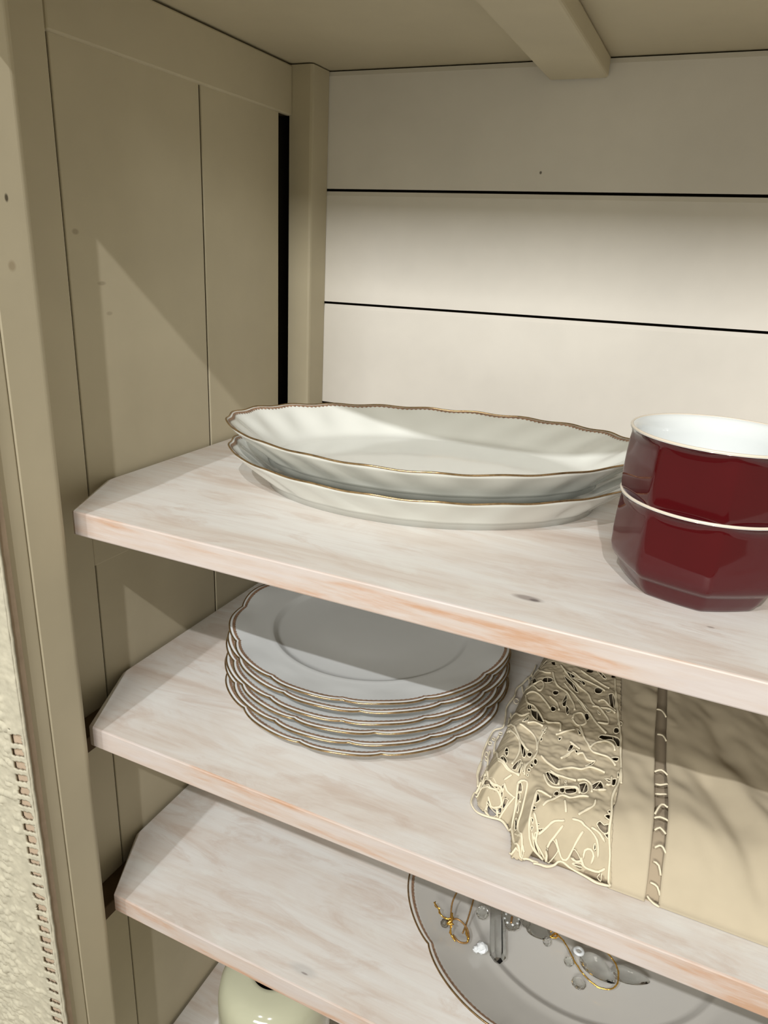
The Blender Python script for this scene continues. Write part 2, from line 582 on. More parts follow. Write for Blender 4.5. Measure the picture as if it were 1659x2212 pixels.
NP = 6
plate0 = make_plate(0.0985, 12, 0.034, 0.0102, 0.690, 0.56, math.radians(-150), PORCELAIN, 'dinner_plate',
                    'white scalloped porcelain plate with gilt rim, topmost of the stack on the second shelf', 'plate', (0.1530, 0.1410, ZB + 0.0288), 'stacked gilt-rimmed plates')
PL = ['white scalloped plate directly under the topmost plate of the stack', 'third scalloped plate down in the gilt-rimmed stack',
      'third scalloped plate up from the shelf in the gilt-rimmed stack', 'scalloped plate resting on the lowest plate of the stack',
      'lowest scalloped plate of the stack, resting on the whitewashed shelf']
jit = [(0, 0, 0, 0), (0.0002, -0.0016, 0.12, 0.0004), (0.0003, -0.0040, 0.02, -0.0003), (0.0015, -0.0062, 0.22, 0.0005), (0.0019, -0.0078, 0.07, -0.0003), (0.0030, -0.0100, 0.27, 0.0)]
for k in range(1, NP):
    c = copy_tree(plate0)
    c['label'] = PL[k - 1]
    c.location = (0.1530 + jit[k][0], 0.1410 + jit[k][1], ZB + 0.0288 - 0.00576 * k + jit[k][3])
    c.rotation_euler = (0, 0, jit[k][2])

# large shallow dish on the third shelf
dish = make_plate(0.1300, 12, 0.030, 0.0200, 0.66, 0.5, math.radians(-120), DISH_SHADED, 'serving_dish',
                  'large round white dish with brown and gilt rim holding crystal pendants', 'dish', (0.3340, 0.1420, ZC), None, beads=260)


# oval platters with fluted sides
def platter_xy(th, f):
    A, B, e = 0.1315, 0.0835, 2 / 1.9
    c, s = math.cos(th), math.sin(th)
    x = A * math.copysign(abs(c) ** e, c) * f
    y = B * math.copysign(abs(s) ** e, s) * f
    return x, y


def make_platter(label, loc):
    root = thing('oval_platter', label, 'platter', loc, 'nested oval platters', rz=0.3)
    rim = 0.0232
    n = 360
    NF = 22
    prof = []
    for f, z_, l_ in ((0.002, 0.0034, 0), (0.4, 0.0034, 0), (0.70, 0.0034, 0), (0.755, 0.0038, 0.1), (0.79, 0.0058, 0.5)):
        prof.append((f, z_, l_))
    for k in range(1, 11):
        t = k / 10
        prof.append((0.79 + 0.207 * t ** 1.0, 0.0058 + (rim - 0.0058) * t ** 0.92, 0.55 + 0.45 * t))
    prof.append((1.0, rim - 0.0003, 1.0))
    prof.append((0.999, rim - 0.0012, 1.0))
    for k in range(9, -1, -1):
        t = k / 10
        prof.append((0.79 + 0.207 * t + 0.022 * (1 - t * 0.6), 0.0058 + (rim - 0.0058) * t ** 0.92 - 0.0012 * (1 - t) - 0.0009, 0.55 + 0.45 * t))
    prof += [(0.805, 0.0036, 0.3), (0.80, 0.0, 0.0), (0.77, 0.0012, 0), (0.002, 0.0012, 0)]

    def pos(r, th):
        f, z_, l_ = r
        t = max(0, (f - 0.79) / 0.21)
        ph = th * NF + 1.6 * t
        fl = math.cos(ph)
        ff = f * (1 + l_ * fl * (0.0035 + 0.013 * math.sin(math.pi * min(1, max(0, t)))))
        x, y = platter_xy(th, ff)
        zz = z_ + 0.0004 * l_ * t * fl + 0.0016 * l_ * t * math.cos(2 * th)
        return (x, y, zz)

    ring_mesh(prof, n, pos, CELADON, 'platter_body', root)
    bm = bmesh.new()
    tube(bm, [pos((0.9995, rim - 0.0001, 1.0), 2 * math.pi * k / n) for k in range(n)], 0.00058, 8, closed=True)
    obj('gilt_rim', bm, GILT, root, smooth=True)
    bm = bmesh.new()
    ra, rb = [], []
    m2 = 900
    for k in range(m2):
        th = 2 * math.pi * k / m2
        out = []
        for d_ in (0.0008, 0.0022 + 0.0005 * math.cos(th * 230)):
            t = 1 - d_ / 0.0232
            q = (0.79 + 0.207 * t, 0.0058 + (rim - 0.0058) * t ** 0.92 + 0.0001, 0.55 + 0.45 * t)
            x, y, z_ = pos(q, th)
            out.append((x * 0.9985, y * 0.9985, z_))
        ra.append(bm.verts.new(out[0])); rb.append(bm.verts.new(out[1]))
    for k in range(m2):
        bm.faces.new((ra[k], ra[(k + 1) % m2], rb[(k + 1) % m2], rb[k]))
    obj('beaded_line', bm, BEAD, root, smooth=True)
    return root


pt = make_platter('lower fluted oval platter with gilt rim, resting on the top shelf', (0.1869, 0.1450, ZA))
pt2 = copy_tree(pt)
pt2['label'] = 'upper fluted oval platter with gilt rim, nested in the one below on the top shelf'
pt2.location = (0.1869, 0.1425, ZA + 0.0168)
pt2.rotation_euler = (0, 0, 0.29)


# ------------------------------------------------------------------ red stacking bowls
def make_bowl(label, z_):
    root = thing('red_bowl', label, 'bowl', (0.3507, 0.0823, z_), 'stacked red bowls')
    n = 192
    v0 = math.radians(-82)

    def facet(th, k):
        a = ((th - v0 + math.pi / 8) % (math.pi / 4)) - math.pi / 8
        a = math.pi / 8 - abs(a)           # 0 in the middle of a flat, pi/8 at its edge
        a = ((th - v0) % (math.pi / 4)) - math.pi / 8
        flat = math.cos(math.pi / 8) / math.cos(a)
        flat = 1 - (1 - min(flat, 0.990)) * 0.8
        return 1 - k * (1 - flat)

    out = [(0.0, 0.0012, 0.0), (0.0285, 0.0012, 0.6), (0.0292, 0.0, 0.6), (0.0318, 0.0, 0.85), (0.0330, 0.0012, 0.95), (0.0352, 0.0045, 1), (0.0372, 0.0088, 1), (0.0378, 0.0098, 1), (0.0386, 0.0101, 1),
           (0.0404, 0.0128, 1), (0.0412, 0.0165, 1), (0.0413, 0.024, 1), (0.0410, 0.032, 0.97), (0.0405, 0.0385, 0.85), (0.0401, 0.0412, 0.6), (0.0403, 0.0428, 0.25), (0.0409, 0.0440, 0.0)]
    ring_mesh(out, n, lambda r, th: (max(r[0], 0.0003) * facet(th, r[2]) * math.cos(th), max(r[0], 0.0003) * facet(th, r[2]) * math.sin(th), r[1]), RED, 'bowl_body', root, caps=False)
    inn = [(0.0409, 0.0441), (0.0406, 0.0447), (0.0399, 0.0449), (0.0393, 0.0447), (0.0380, 0.0438), (0.0366, 0.0415), (0.0358, 0.036), (0.0355, 0.022), (0.0345, 0.014), (0.0315, 0.0075), (0.027, 0.0050), (0.015, 0.0038), (0.0003, 0.0038)]
    o = ring_mesh(inn, n, lambda r, th: (r[0] * math.cos(th), r[0] * math.sin(th), r[1]), WHITE, 'bowl_lining', root, caps=False)
    o['label'] = 'glossy white inner glaze'
    bm = bmesh.new()
    tube(bm, [(0.0403 * math.cos(2 * math.pi * k / n), 0.0403 * math.sin(2 * math.pi * k / n), 0.0446) for k in range(n)], 0.0007, 8, closed=True)
    o = obj('bowl_lip', bm, LIP, root, smooth=True)
    o['label'] = 'unglazed cream lip'
    return root


b1 = make_bowl('lower dark red faceted bowl, standing on the top shelf', ZA)
b2 = copy_tree(b1)
b2['label'] = 'upper dark red faceted bowl with white inside, stacked on the other red bowl'
b2.location.z = ZA + 0.0310

# ------------------------------------------------------------------ vase on the lowest shelf in view
vs = thing('ceramic_vase', 'glossy cream-green vase with a narrow dark mouth under the third shelf', 'vase', (0.119, 0.067, ZD))
prof = [(0.0005, 0.001), (0.034, 0.001), (0.0355, 0.0), (0.0385, 0.002), (0.0415, 0.02), (0.0435, 0.06), (0.0440, 0.11), (0.0438, 0.126), (0.0420, 0.137), (0.0372, 0.1445), (0.0285, 0.1480), (0.0205, 0.1492), (0.0185, 0.1494), (0.0172, 0.1488)]
ring_mesh(prof, 128, lambda r, th: (r[0] * math.cos(th), r[0] * math.sin(th), r[1]), VASEM, 'vase_body', vs, caps=False)
o = ring_mesh([(0.0173, 0.1489), (0.0165, 0.1475), (0.017, 0.14), (0.030, 0.12), (0.036, 0.09), (0.034, 0.01), (0.0005, 0.008)], 96,
              lambda r, th: (r[0] * math.cos(th), r[0] * math.sin(th), r[1]), INK, 'vase_inside', vs, caps=False)
o['label'] = 'dark hollow inside of the vase'
# lace pattern: cords and holes as plan coordinates on the cloth
CORDS = [[(0.2621,0.2022),(0.2622,0.1877),(0.2595,0.1742),(0.2571,0.1639),(0.2583,0.1542),(0.2568,0.14),(0.2587,0.1299),(0.2607,0.1181),(0.2596,0.1145),(0.256,0.1096),(0.2559,0.0989),(0.2563,0.0881),(0.2577,0.0797),(0.2591,0.0727),(0.2599,0.0652),(0.2628,0.0559)],[(0.2617,0.1284),(0.2666,0.104),(0.2761,0.0809),(0.2826,0.0702),(0.2865,0.0674)],[(0.27,0.1297),(0.2762,0.1266),(0.281,0.123),(0.2852,0.1184),(0.2886,0.1135)],[(0.27,0.1297),(0.2745,0.114),(0.279,0.1112),(0.2829,0.1061),(0.288,0.0989)],[(0.2757,0.0885),(0.2821,0.0855),(0.2874,0.0804),(0.2906,0.0696)],[(0.2795,0.0929),(0.2834,0.0957),(0.2887,0.0924)],[(0.2688,0.0893),(0.2767,0.0773),(0.2798,0.0725),(0.282,0.0625),(0.2809,0.0518)],[(0.2605,0.107),(0.2615,0.0936),(0.2722,0.0561)],[(0.2722,0.0561),(0.2788,0.0499),(0.2867,0.0465)],[(0.2598,0.09),(0.2608,0.0826),(0.2648,0.0668),(0.2668,0.0524)],[(0.2662,0.057),(0.2708,0.0468),(0.2765,0.0443)],[(0.2909,0.0929),(0.2895,0.0777),(0.2911,0.0662),(0.2883,0.0529),(0.2891,0.0472)],[(0.2612,0.1336),(0.2727,0.1014),(0.2784,0.1022)],[(0.2626,0.1879),(0.2736,0.1567),(0.2804,0.1538)],[(0.2599,0.169),(0.2715,0.1395),(0.2763,0.1421),(0.2794,0.1372),(0.2775,0.1297),(0.2665,0.1475)],[(0.3081,0.1056),(0.3119,0.0963),(0.3182,0.0844),(0.3219,0.0827),(0.3274,0.0832),(0.3325,0.0777)],[(0.3172,0.0863),(0.3199,0.0934),(0.3239,0.0975),(0.3288,0.0951),(0.3304,0.0909)],[(0.3057,0.0865),(0.309,0.0844),(0.3122,0.0824)],[(0.3041,0.0695),(0.3066,0.0745),(0.3097,0.0804)],[(0.2937,0.0658),(0.2996,0.0612),(0.305,0.0584),(0.3071,0.0612),(0.3109,0.0644),(0.3159,0.0653),(0.3196,0.069),(0.3246,0.0699),(0.3281,0.0684)],[(0.301,0.0563),(0.3058,0.0543),(0.313,0.0554),(0.3151,0.0548)],[(0.3202,0.1681),(0.3226,0.1529),(0.3252,0.1388),(0.3277,0.1254),(0.3316,0.1069),(0.3334,0.0919),(0.3355,0.0781),(0.3372,0.0649)],[(0.3031,0.1085),(0.3035,0.1144),(0.3075,0.1173),(0.3111,0.1093),(0.307,0.1051),(0.3031,0.1085)],[(0.3162,0.1293),(0.3216,0.1316),(0.3256,0.1271)],[(0.3117,0.1291),(0.3154,0.1296),(0.32,0.1241),(0.323,0.1193),(0.3226,0.1142),(0.3173,0.1127)],[(0.2843,0.1675),(0.2904,0.1585),(0.2989,0.148),(0.3054,0.1434),(0.3109,0.134),(0.3144,0.1291)],[(0.2928,0.1633),(0.3006,0.1572),(0.3062,0.1553),(0.3127,0.1523),(0.3163,0.1495)],[(0.298,0.1671),(0.3051,0.1623),(0.3118,0.1584),(0.3184,0.1546)],[(0.2906,0.1467),(0.2976,0.1376),(0.3047,0.129),(0.3126,0.1186),(0.3176,0.1108),(0.3236,0.1046)],[(0.2814,0.1552),(0.2858,0.144),(0.2899,0.1398),(0.296,0.1335),(0.3007,0.1253),(0.3026,0.119)],[(0.2855,0.1262),(0.2912,0.1217),(0.2939,0.1142)],[(0.3143,0.1366),(0.3171,0.1389),(0.3233,0.1332),(0.3253,0.1299)],[(0.3117,0.0772),(0.3141,0.0797),(0.3176,0.075),(0.3219,0.0761)],[(0.2884,0.1005),(0.2908,0.0983),(0.2969,0.1016),(0.2988,0.0938)],[(0.2971,0.0896),(0.3026,0.0952),(0.3063,0.0992)],[(0.2581,0.0772),(0.2594,0.0654),(0.2648,0.0525),(0.2626,0.0495),(0.2633,0.0415),(0.2673,0.0371),(0.2712,0.036),(0.2747,0.0363),(0.2825,0.0362),(0.2889,0.0303)],[(0.2642,0.0469),(0.2664,0.0485),(0.2709,0.0448),(0.2764,0.0432),(0.2797,0.0411),(0.2801,0.0399),(0.2782,0.0399),(0.2749,0.0405),(0.2721,0.0427)],[(0.2727,0.0411),(0.272,0.0391),(0.2753,0.0366)],[(0.2783,0.0397),(0.2795,0.0378)],[(0.2798,0.0369),(0.2821,0.0385),(0.2851,0.04),(0.2868,0.0408)],[(0.2679,0.051),(0.2723,0.0453),(0.2776,0.044),(0.28,0.0425)],[(0.2795,0.0448),(0.2817,0.0427),(0.287,0.0405)],[(0.2727,0.0541),(0.2791,0.049),(0.2866,0.047)],[(0.2789,0.0455),(0.2825,0.047)],[(0.2867,0.044),(0.2883,0.0449),(0.2915,0.0442),(0.2923,0.0397),(0.2927,0.0312),(0.2928,0.0254),(0.2974,0.0175),(0.2993,0.017)],[(0.2867,0.044),(0.2882,0.0385),(0.2893,0.0298),(0.2937,0.0192),(0.2968,0.0163),(0.2984,0.0157),(0.3023,0.0168),(0.3068,0.0169)],[(0.298,0.0384),(0.2982,0.026),(0.2993,0.0208),(0.3016,0.0188),(0.306,0.0186),(0.3085,0.0187)],[(0.2919,0.0168),(0.2964,0.016)],[(0.2998,0.0254),(0.3034,0.0221),(0.3035,0.0201),(0.3062,0.0195),(0.3093,0.0191)],[(0.2879,0.0418),(0.29,0.0412)],[(0.289,0.0394),(0.2906,0.0377)],[(0.3032,0.0288),(0.3057,0.033),(0.3107,0.0397),(0.3139,0.0403),(0.319,0.0441),(0.3233,0.0453)],[(0.3126,0.0366),(0.3147,0.0306)],[(0.3207,0.0315),(0.3236,0.0355),(0.3267,0.04),(0.3269,0.0442)],[(0.3041,0.0215),(0.3072,0.0238),(0.3104,0.0265),(0.3149,0.0281)],[(0.3147,0.0268),(0.3117,0.0234),(0.3093,0.021),(0.3099,0.0198),(0.3101,0.019)],[(0.3127,0.0234),(0.3167,0.0214),(0.3187,0.0213),(0.3202,0.0219),(0.3224,0.0249),(0.3245,0.0277)],[(0.3183,0.0293),(0.3227,0.0297),(0.3244,0.0293),(0.3281,0.029),(0.3315,0.0282),(0.333,0.0266),(0.3336,0.0249)],[(0.327,0.0232),(0.3271,0.0246),(0.3296,0.0255),(0.3316,0.0247),(0.3311,0.0231)],[(0.3261,0.0231),(0.3279,0.0221),(0.3318,0.0221),(0.3353,0.0225),(0.3379,0.0237)],[(0.3278,0.0299),(0.3323,0.0302),(0.3354,0.0292)],[(0.3218,0.0221),(0.3241,0.022),(0.3264,0.0226)],[(0.3045,0.0157),(0.3109,0.0172),(0.3157,0.0206),(0.3218,0.0207),(0.325,0.0205),(0.3307,0.0192),(0.3364,0.0183),(0.3417,0.0185)],[(0.307,0.0516),(0.3072,0.0473)],[(0.2981,0.038),(0.303,0.0377),(0.306,0.0362)],[(0.2983,0.0513),(0.3024,0.0448),(0.3077,0.0449),(0.3161,0.0493),(0.3186,0.046)],[(0.3156,0.0556),(0.3192,0.0575),(0.3229,0.0556),(0.3241,0.0499)],[(0.3319,0.0675),(0.3322,0.0606),(0.3301,0.0594)],[(0.3269,0.0529),(0.3307,0.055)],[(0.3357,0.0769),(0.3359,0.0647),(0.3344,0.0517),(0.3357,0.0402),(0.3363,0.0327),(0.3389,0.0269),(0.3398,0.0236),(0.3417,0.0185)]]
HOLES = [[(0.2622,0.1504),(0.2623,0.1484),(0.2615,0.1471),(0.2603,0.1473),(0.2595,0.1489),(0.2594,0.1509),(0.2602,0.1522),(0.2613,0.152)],[(0.2778,0.1098),(0.278,0.1074),(0.2775,0.106),(0.2765,0.1065),(0.2755,0.1091),(0.2752,0.112),(0.2758,0.113),(0.2769,0.112)],[(0.2785,0.1066),(0.2821,0.1063),(0.2878,0.0981),(0.284,0.0981),(0.2803,0.101)],[(0.2764,0.0933),(0.2782,0.0999),(0.279,0.0968),(0.2775,0.0932)],[(0.2913,0.0891),(0.2912,0.0878),(0.2907,0.0869),(0.2899,0.0871),(0.2894,0.0881),(0.2894,0.0894),(0.29,0.0902),(0.2907,0.0901)],[(0.2909,0.0823),(0.2909,0.0811),(0.2904,0.0802),(0.2896,0.0804),(0.2891,0.0814),(0.2891,0.0826),(0.2896,0.0835),(0.2904,0.0833)],[(0.2743,0.0658),(0.2762,0.0619),(0.2763,0.0583),(0.274,0.0624)],[(0.2731,0.0565),(0.2741,0.0588),(0.2777,0.0531),(0.277,0.0509)],[(0.2794,0.0742),(0.2832,0.0706),(0.2857,0.0633),(0.2844,0.0614)],[(0.2888,0.0649),(0.2888,0.0632),(0.2881,0.0622),(0.2872,0.0624),(0.2865,0.0637),(0.2864,0.0654),(0.2871,0.0665),(0.2881,0.0663)],[(0.2817,0.0502),(0.2837,0.0574),(0.2847,0.0562),(0.2837,0.0496)],[(0.2853,0.0487),(0.2854,0.0548),(0.2864,0.0536),(0.2865,0.0481)],[(0.2876,0.049),(0.2875,0.0548),(0.2886,0.049)],[(0.2929,0.0606),(0.2929,0.059),(0.2924,0.0581),(0.2917,0.0584),(0.2911,0.0596),(0.291,0.0612),(0.2915,0.0621),(0.2923,0.0618)],[(0.2916,0.0564),(0.2917,0.055),(0.2913,0.0542),(0.2906,0.0545),(0.2901,0.0556),(0.29,0.057),(0.2904,0.0578),(0.2911,0.0576)],[(0.2911,0.0515),(0.2911,0.0507),(0.2907,0.0502),(0.2902,0.0503),(0.2898,0.0509),(0.2898,0.0517),(0.2902,0.0522),(0.2907,0.0522)],[(0.2912,0.0481),(0.2912,0.0474),(0.2908,0.0473),(0.2904,0.0473),(0.29,0.0479),(0.2901,0.0482),(0.2905,0.0483),(0.2909,0.0483)],[(0.2715,0.0863),(0.2716,0.0852),(0.2709,0.0856),(0.2695,0.089),(0.2684,0.0932),(0.2683,0.0944),(0.2694,0.0923),(0.2707,0.0889)],[(0.2611,0.0815),(0.2612,0.0804),(0.2609,0.0797),(0.2603,0.0799),(0.2598,0.0808),(0.2597,0.0818),(0.26,0.0825),(0.2606,0.0824)],[(0.2595,0.0865),(0.2598,0.0848),(0.2594,0.0838),(0.2587,0.0842),(0.258,0.0857),(0.2577,0.0874),(0.258,0.0884),(0.2588,0.088)],[(0.2618,0.1106),(0.2617,0.1096),(0.2612,0.1089),(0.2605,0.1089),(0.26,0.1096),(0.26,0.1105),(0.2606,0.1112),(0.2613,0.1112)],[(0.2592,0.1034),(0.2592,0.1024),(0.2587,0.1018),(0.2581,0.1018),(0.2576,0.1026),(0.2576,0.1036),(0.258,0.1042),(0.2587,0.1042)],[(0.2585,0.0974),(0.2585,0.0965),(0.258,0.0958),(0.2574,0.0959),(0.2569,0.0966),(0.2569,0.0976),(0.2573,0.0982),(0.258,0.0982)],[(0.262,0.0645),(0.2624,0.0683),(0.2628,0.0734),(0.2662,0.0517)],[(0.2741,0.143),(0.2736,0.1413),(0.2707,0.1452),(0.2629,0.1776),(0.2615,0.1789),(0.262,0.1813),(0.2678,0.1607),(0.2725,0.1466)],[(0.2832,0.1468),(0.2827,0.1442),(0.2808,0.1421),(0.2786,0.1418),(0.2772,0.1435),(0.2776,0.1461),(0.2795,0.1481),(0.2818,0.1484)],[(0.2874,0.1629),(0.2916,0.1609),(0.2952,0.1594),(0.2941,0.1562),(0.2898,0.159)],[(0.2954,0.1561),(0.3,0.1561),(0.3029,0.1535),(0.3026,0.15),(0.2996,0.1533)],[(0.2892,0.1561),(0.2954,0.1494),(0.3002,0.143),(0.2989,0.1415),(0.2922,0.1492)],[(0.3147,0.1502),(0.3144,0.1474),(0.313,0.1456),(0.3113,0.1457),(0.3103,0.1477),(0.3105,0.1505),(0.3119,0.1523),(0.3137,0.1522)],[(0.3081,0.1718),(0.3112,0.1709),(0.3147,0.1668),(0.3126,0.1665)],[(0.3192,0.1463),(0.3213,0.1482),(0.3235,0.1432),(0.3244,0.1338),(0.3217,0.1368)],[(0.2944,0.1334),(0.2958,0.1303),(0.2964,0.1215),(0.2941,0.1232)],[(0.2967,0.1217),(0.299,0.1199),(0.2999,0.1131),(0.2987,0.1132)],[(0.2897,0.134),(0.2896,0.132),(0.2886,0.1306),(0.2873,0.1307),(0.2864,0.1322),(0.2865,0.1342),(0.2875,0.1356),(0.2888,0.1355)],[(0.2918,0.1153),(0.2919,0.1127),(0.2911,0.1112),(0.2899,0.1116),(0.289,0.1137),(0.2889,0.1163),(0.2897,0.1178),(0.2909,0.1174)],[(0.3117,0.1171),(0.3117,0.1145),(0.3109,0.1131),(0.3098,0.1135),(0.309,0.1156),(0.309,0.1181),(0.3098,0.1196),(0.3109,0.1192)],[(0.315,0.1272),(0.3175,0.1234),(0.3165,0.1229)],[(0.3231,0.1294),(0.3228,0.1282),(0.3219,0.1273),(0.3208,0.1271),(0.3203,0.1279),(0.3205,0.129),(0.3215,0.13),(0.3225,0.1301)],[(0.3308,0.119),(0.3306,0.1174),(0.33,0.1165),(0.3292,0.1166),(0.3287,0.1178),(0.3288,0.1194),(0.3295,0.1203),(0.3303,0.1202)],[(0.3301,0.1118),(0.3299,0.1098),(0.329,0.1085),(0.3279,0.1087),(0.3273,0.1102),(0.3274,0.1122),(0.3284,0.1135),(0.3295,0.1133)],[(0.3208,0.0991),(0.3219,0.1016),(0.3274,0.1033),(0.3307,0.1025),(0.332,0.098),(0.3309,0.0955),(0.3282,0.0998),(0.3231,0.0984)],[(0.299,0.0874),(0.301,0.0884),(0.3,0.0846)],[(0.3065,0.0843),(0.3083,0.0841),(0.3076,0.0787),(0.3063,0.078)],[(0.3115,0.0802),(0.3115,0.0791),(0.3111,0.0784),(0.3106,0.0786),(0.3102,0.0795),(0.3102,0.0806),(0.3106,0.0812),(0.3112,0.0811)],[(0.3073,0.1018),(0.31,0.0986),(0.3094,0.0962)],[(0.3178,0.0698),(0.3204,0.0747),(0.3218,0.0766),(0.3202,0.0717)],[(0.3294,0.0836),(0.3328,0.0861),(0.3329,0.0826),(0.331,0.0815)],[(0.2997,0.0528),(0.3006,0.0549),(0.3057,0.0532),(0.3066,0.0504),(0.3059,0.0473),(0.3023,0.0486)],[(0.3288,0.0638),(0.3316,0.0652),(0.3312,0.0629)],[(0.3325,0.0657),(0.3343,0.0672),(0.3343,0.0618),(0.3327,0.0615)],[(0.3354,0.0711),(0.3354,0.0694),(0.3352,0.0686),(0.3348,0.0691),(0.3345,0.0707),(0.3344,0.0724),(0.3346,0.0733),(0.335,0.0728)],[(0.3044,0.0715),(0.3069,0.0765),(0.3078,0.0757),(0.3054,0.0715)],[(0.3019,0.1314),(0.3054,0.1294),(0.3092,0.1255),(0.3089,0.1224),(0.3051,0.127)],[(0.2723,0.0417),(0.2743,0.0406),(0.2781,0.0395),(0.2788,0.0388),(0.275,0.0375)],[(0.2811,0.039),(0.281,0.0386),(0.2805,0.0387),(0.2798,0.0387),(0.2793,0.0392),(0.2793,0.0396),(0.2799,0.0396),(0.2806,0.0395)],[(0.2785,0.044),(0.2794,0.0444),(0.2799,0.0427),(0.2799,0.0415),(0.2785,0.0428)],[(0.2675,0.0487),(0.2683,0.0499),(0.2728,0.0451),(0.2782,0.0433),(0.2777,0.0431),(0.2723,0.0447)],[(0.2874,0.0439),(0.2885,0.0442),(0.2898,0.0419),(0.2879,0.0418)],[(0.2895,0.0402),(0.2896,0.0395),(0.2891,0.0396),(0.2883,0.04),(0.2878,0.0409),(0.2878,0.0412),(0.2883,0.0415),(0.289,0.0411)],[(0.2891,0.0386),(0.2898,0.038),(0.2904,0.0341),(0.2891,0.0366)],[(0.29,0.0318),(0.2908,0.0314),(0.2924,0.0258),(0.2914,0.0267)],[(0.2922,0.0243),(0.2935,0.0224),(0.2984,0.0169),(0.2978,0.0166)],[(0.2991,0.0237),(0.3004,0.0236),(0.3003,0.0225)],[(0.2999,0.0217),(0.3009,0.022),(0.3006,0.0209)],[(0.3014,0.0207),(0.3038,0.0197),(0.3061,0.019),(0.3036,0.019)],[(0.3037,0.0209),(0.3038,0.0204),(0.3035,0.0201),(0.303,0.0203),(0.3026,0.0207),(0.3025,0.0212),(0.3027,0.0215),(0.3032,0.0213)],[(0.3018,0.0233),(0.3036,0.0237),(0.303,0.023)],[(0.3035,0.0225),(0.3058,0.0234),(0.3045,0.0221)],[(0.3096,0.0211),(0.3115,0.0227),(0.3142,0.0222),(0.314,0.0215),(0.3122,0.02),(0.3109,0.0194)],[(0.3001,0.0278),(0.3001,0.0273),(0.2995,0.0274),(0.2989,0.0278),(0.2985,0.0288),(0.2985,0.0293),(0.2991,0.0292),(0.2997,0.0285)],[(0.299,0.0307),(0.2988,0.0363),(0.3008,0.0318)],[(0.2631,0.0503),(0.2666,0.0496),(0.2678,0.048),(0.2648,0.0491)],[(0.2813,0.0411),(0.2835,0.0405),(0.2821,0.0392),(0.281,0.0399)],[(0.3215,0.0232),(0.3225,0.0236),(0.3254,0.0229),(0.3254,0.0224),(0.3217,0.0222)],[(0.3226,0.0215),(0.3263,0.0222),(0.3271,0.0218),(0.324,0.0215)],[(0.3318,0.0267),(0.3318,0.0262),(0.3316,0.0261),(0.3312,0.0259),(0.3309,0.0263),(0.3308,0.0268),(0.331,0.0272),(0.3314,0.0271)],[(0.3303,0.0322),(0.3314,0.0338),(0.3334,0.0335),(0.3356,0.0348),(0.3357,0.0325),(0.3345,0.0315),(0.3319,0.0315)],[(0.3343,0.0312),(0.336,0.0318),(0.3367,0.0306)],[(0.3328,0.037),(0.3347,0.0391),(0.3358,0.0381),(0.3352,0.0365)],[(0.3354,0.0411),(0.3353,0.0402),(0.3348,0.04),(0.3343,0.0397),(0.3339,0.0404),(0.334,0.0413),(0.3345,0.0419),(0.3351,0.0418)],[(0.3088,0.0408),(0.3088,0.0394),(0.3081,0.0384),(0.3072,0.0385),(0.3066,0.0396),(0.3067,0.041),(0.3073,0.042),(0.3082,0.0419)],[(0.3111,0.0446),(0.311,0.0429),(0.3103,0.0418),(0.3094,0.042),(0.3087,0.0433),(0.3087,0.045),(0.3095,0.0461),(0.3104,0.0459)],[(0.3171,0.0526),(0.3203,0.0553),(0.3218,0.0502),(0.3197,0.0471),(0.318,0.0498)],[(0.3235,0.0559),(0.3268,0.0598),(0.329,0.0557),(0.3246,0.0528)],[(0.3352,0.0216),(0.3367,0.0225),(0.337,0.0203)],[(0.3107,0.0524),(0.3107,0.0518),(0.3104,0.0514),(0.31,0.0515),(0.3098,0.0519),(0.3098,0.0525),(0.3101,0.0529),(0.3105,0.0529)],[(0.3114,0.0493),(0.3114,0.0486),(0.311,0.0481),(0.3106,0.0482),(0.3103,0.0487),(0.3104,0.0494),(0.3107,0.0499),(0.3111,0.0498)],[(0.3113,0.0452),(0.3156,0.0485),(0.3166,0.0464),(0.3124,0.0427)]]
LACE_EDGE = [(0.3236, 0.1712), (0.3299, 0.121), (0.3355, 0.0771), (0.3365, 0.0573), (0.3358, 0.0405), (0.3391, 0.0268), (0.341, 0.0222)]
STRIP_L = [(0.3477, 0.1688), (0.3498, 0.1245), (0.3516, 0.0991), (0.3548, 0.0609), (0.3568, 0.0342), (0.3578, 0.0266), (0.3583, 0.0217)]
STRIP_R = [(0.353, 0.1718), (0.3557, 0.1277), (0.3579, 0.0964), (0.3609, 0.064), (0.3622, 0.0432), (0.3629, 0.0314), (0.3638, 0.0244), (0.3645, 0.0174)]
LADDER = [[(0.3487,0.1472),(0.3514,0.1457),(0.3545,0.1399)],[(0.3512,0.1211),(0.3541,0.12),(0.3565,0.116)],[(0.3527,0.0852),(0.3559,0.0869),(0.3594,0.0853)],[(0.354,0.0745),(0.3563,0.074),(0.36,0.0765)],[(0.3547,0.0661),(0.3569,0.0657),(0.36,0.0678)],[(0.3557,0.0505),(0.3582,0.0575),(0.3613,0.0571)],[(0.3557,0.0483),(0.3583,0.0493),(0.3621,0.0487)],[(0.3568,0.0427),(0.359,0.0441),(0.3621,0.0423)],[(0.3582,0.0359),(0.361,0.0372),(0.3635,0.0351)],[(0.3588,0.0314),(0.3614,0.0305),(0.363,0.0282)],[(0.3591,0.0254),(0.3625,0.0247),(0.3642,0.0231)],[(0.3589,0.022),(0.3621,0.0194),(0.3648,0.0191)]]

# ------------------------------------------------------------------ folded lace tablecloth
OUT = [(.263, .052), (.268, .042), (.286, .036), (.294, .0145), (.315, .020), (.335, .0215), (.62, .019), (.62, .235), (.266, .235), (.263, .15)]


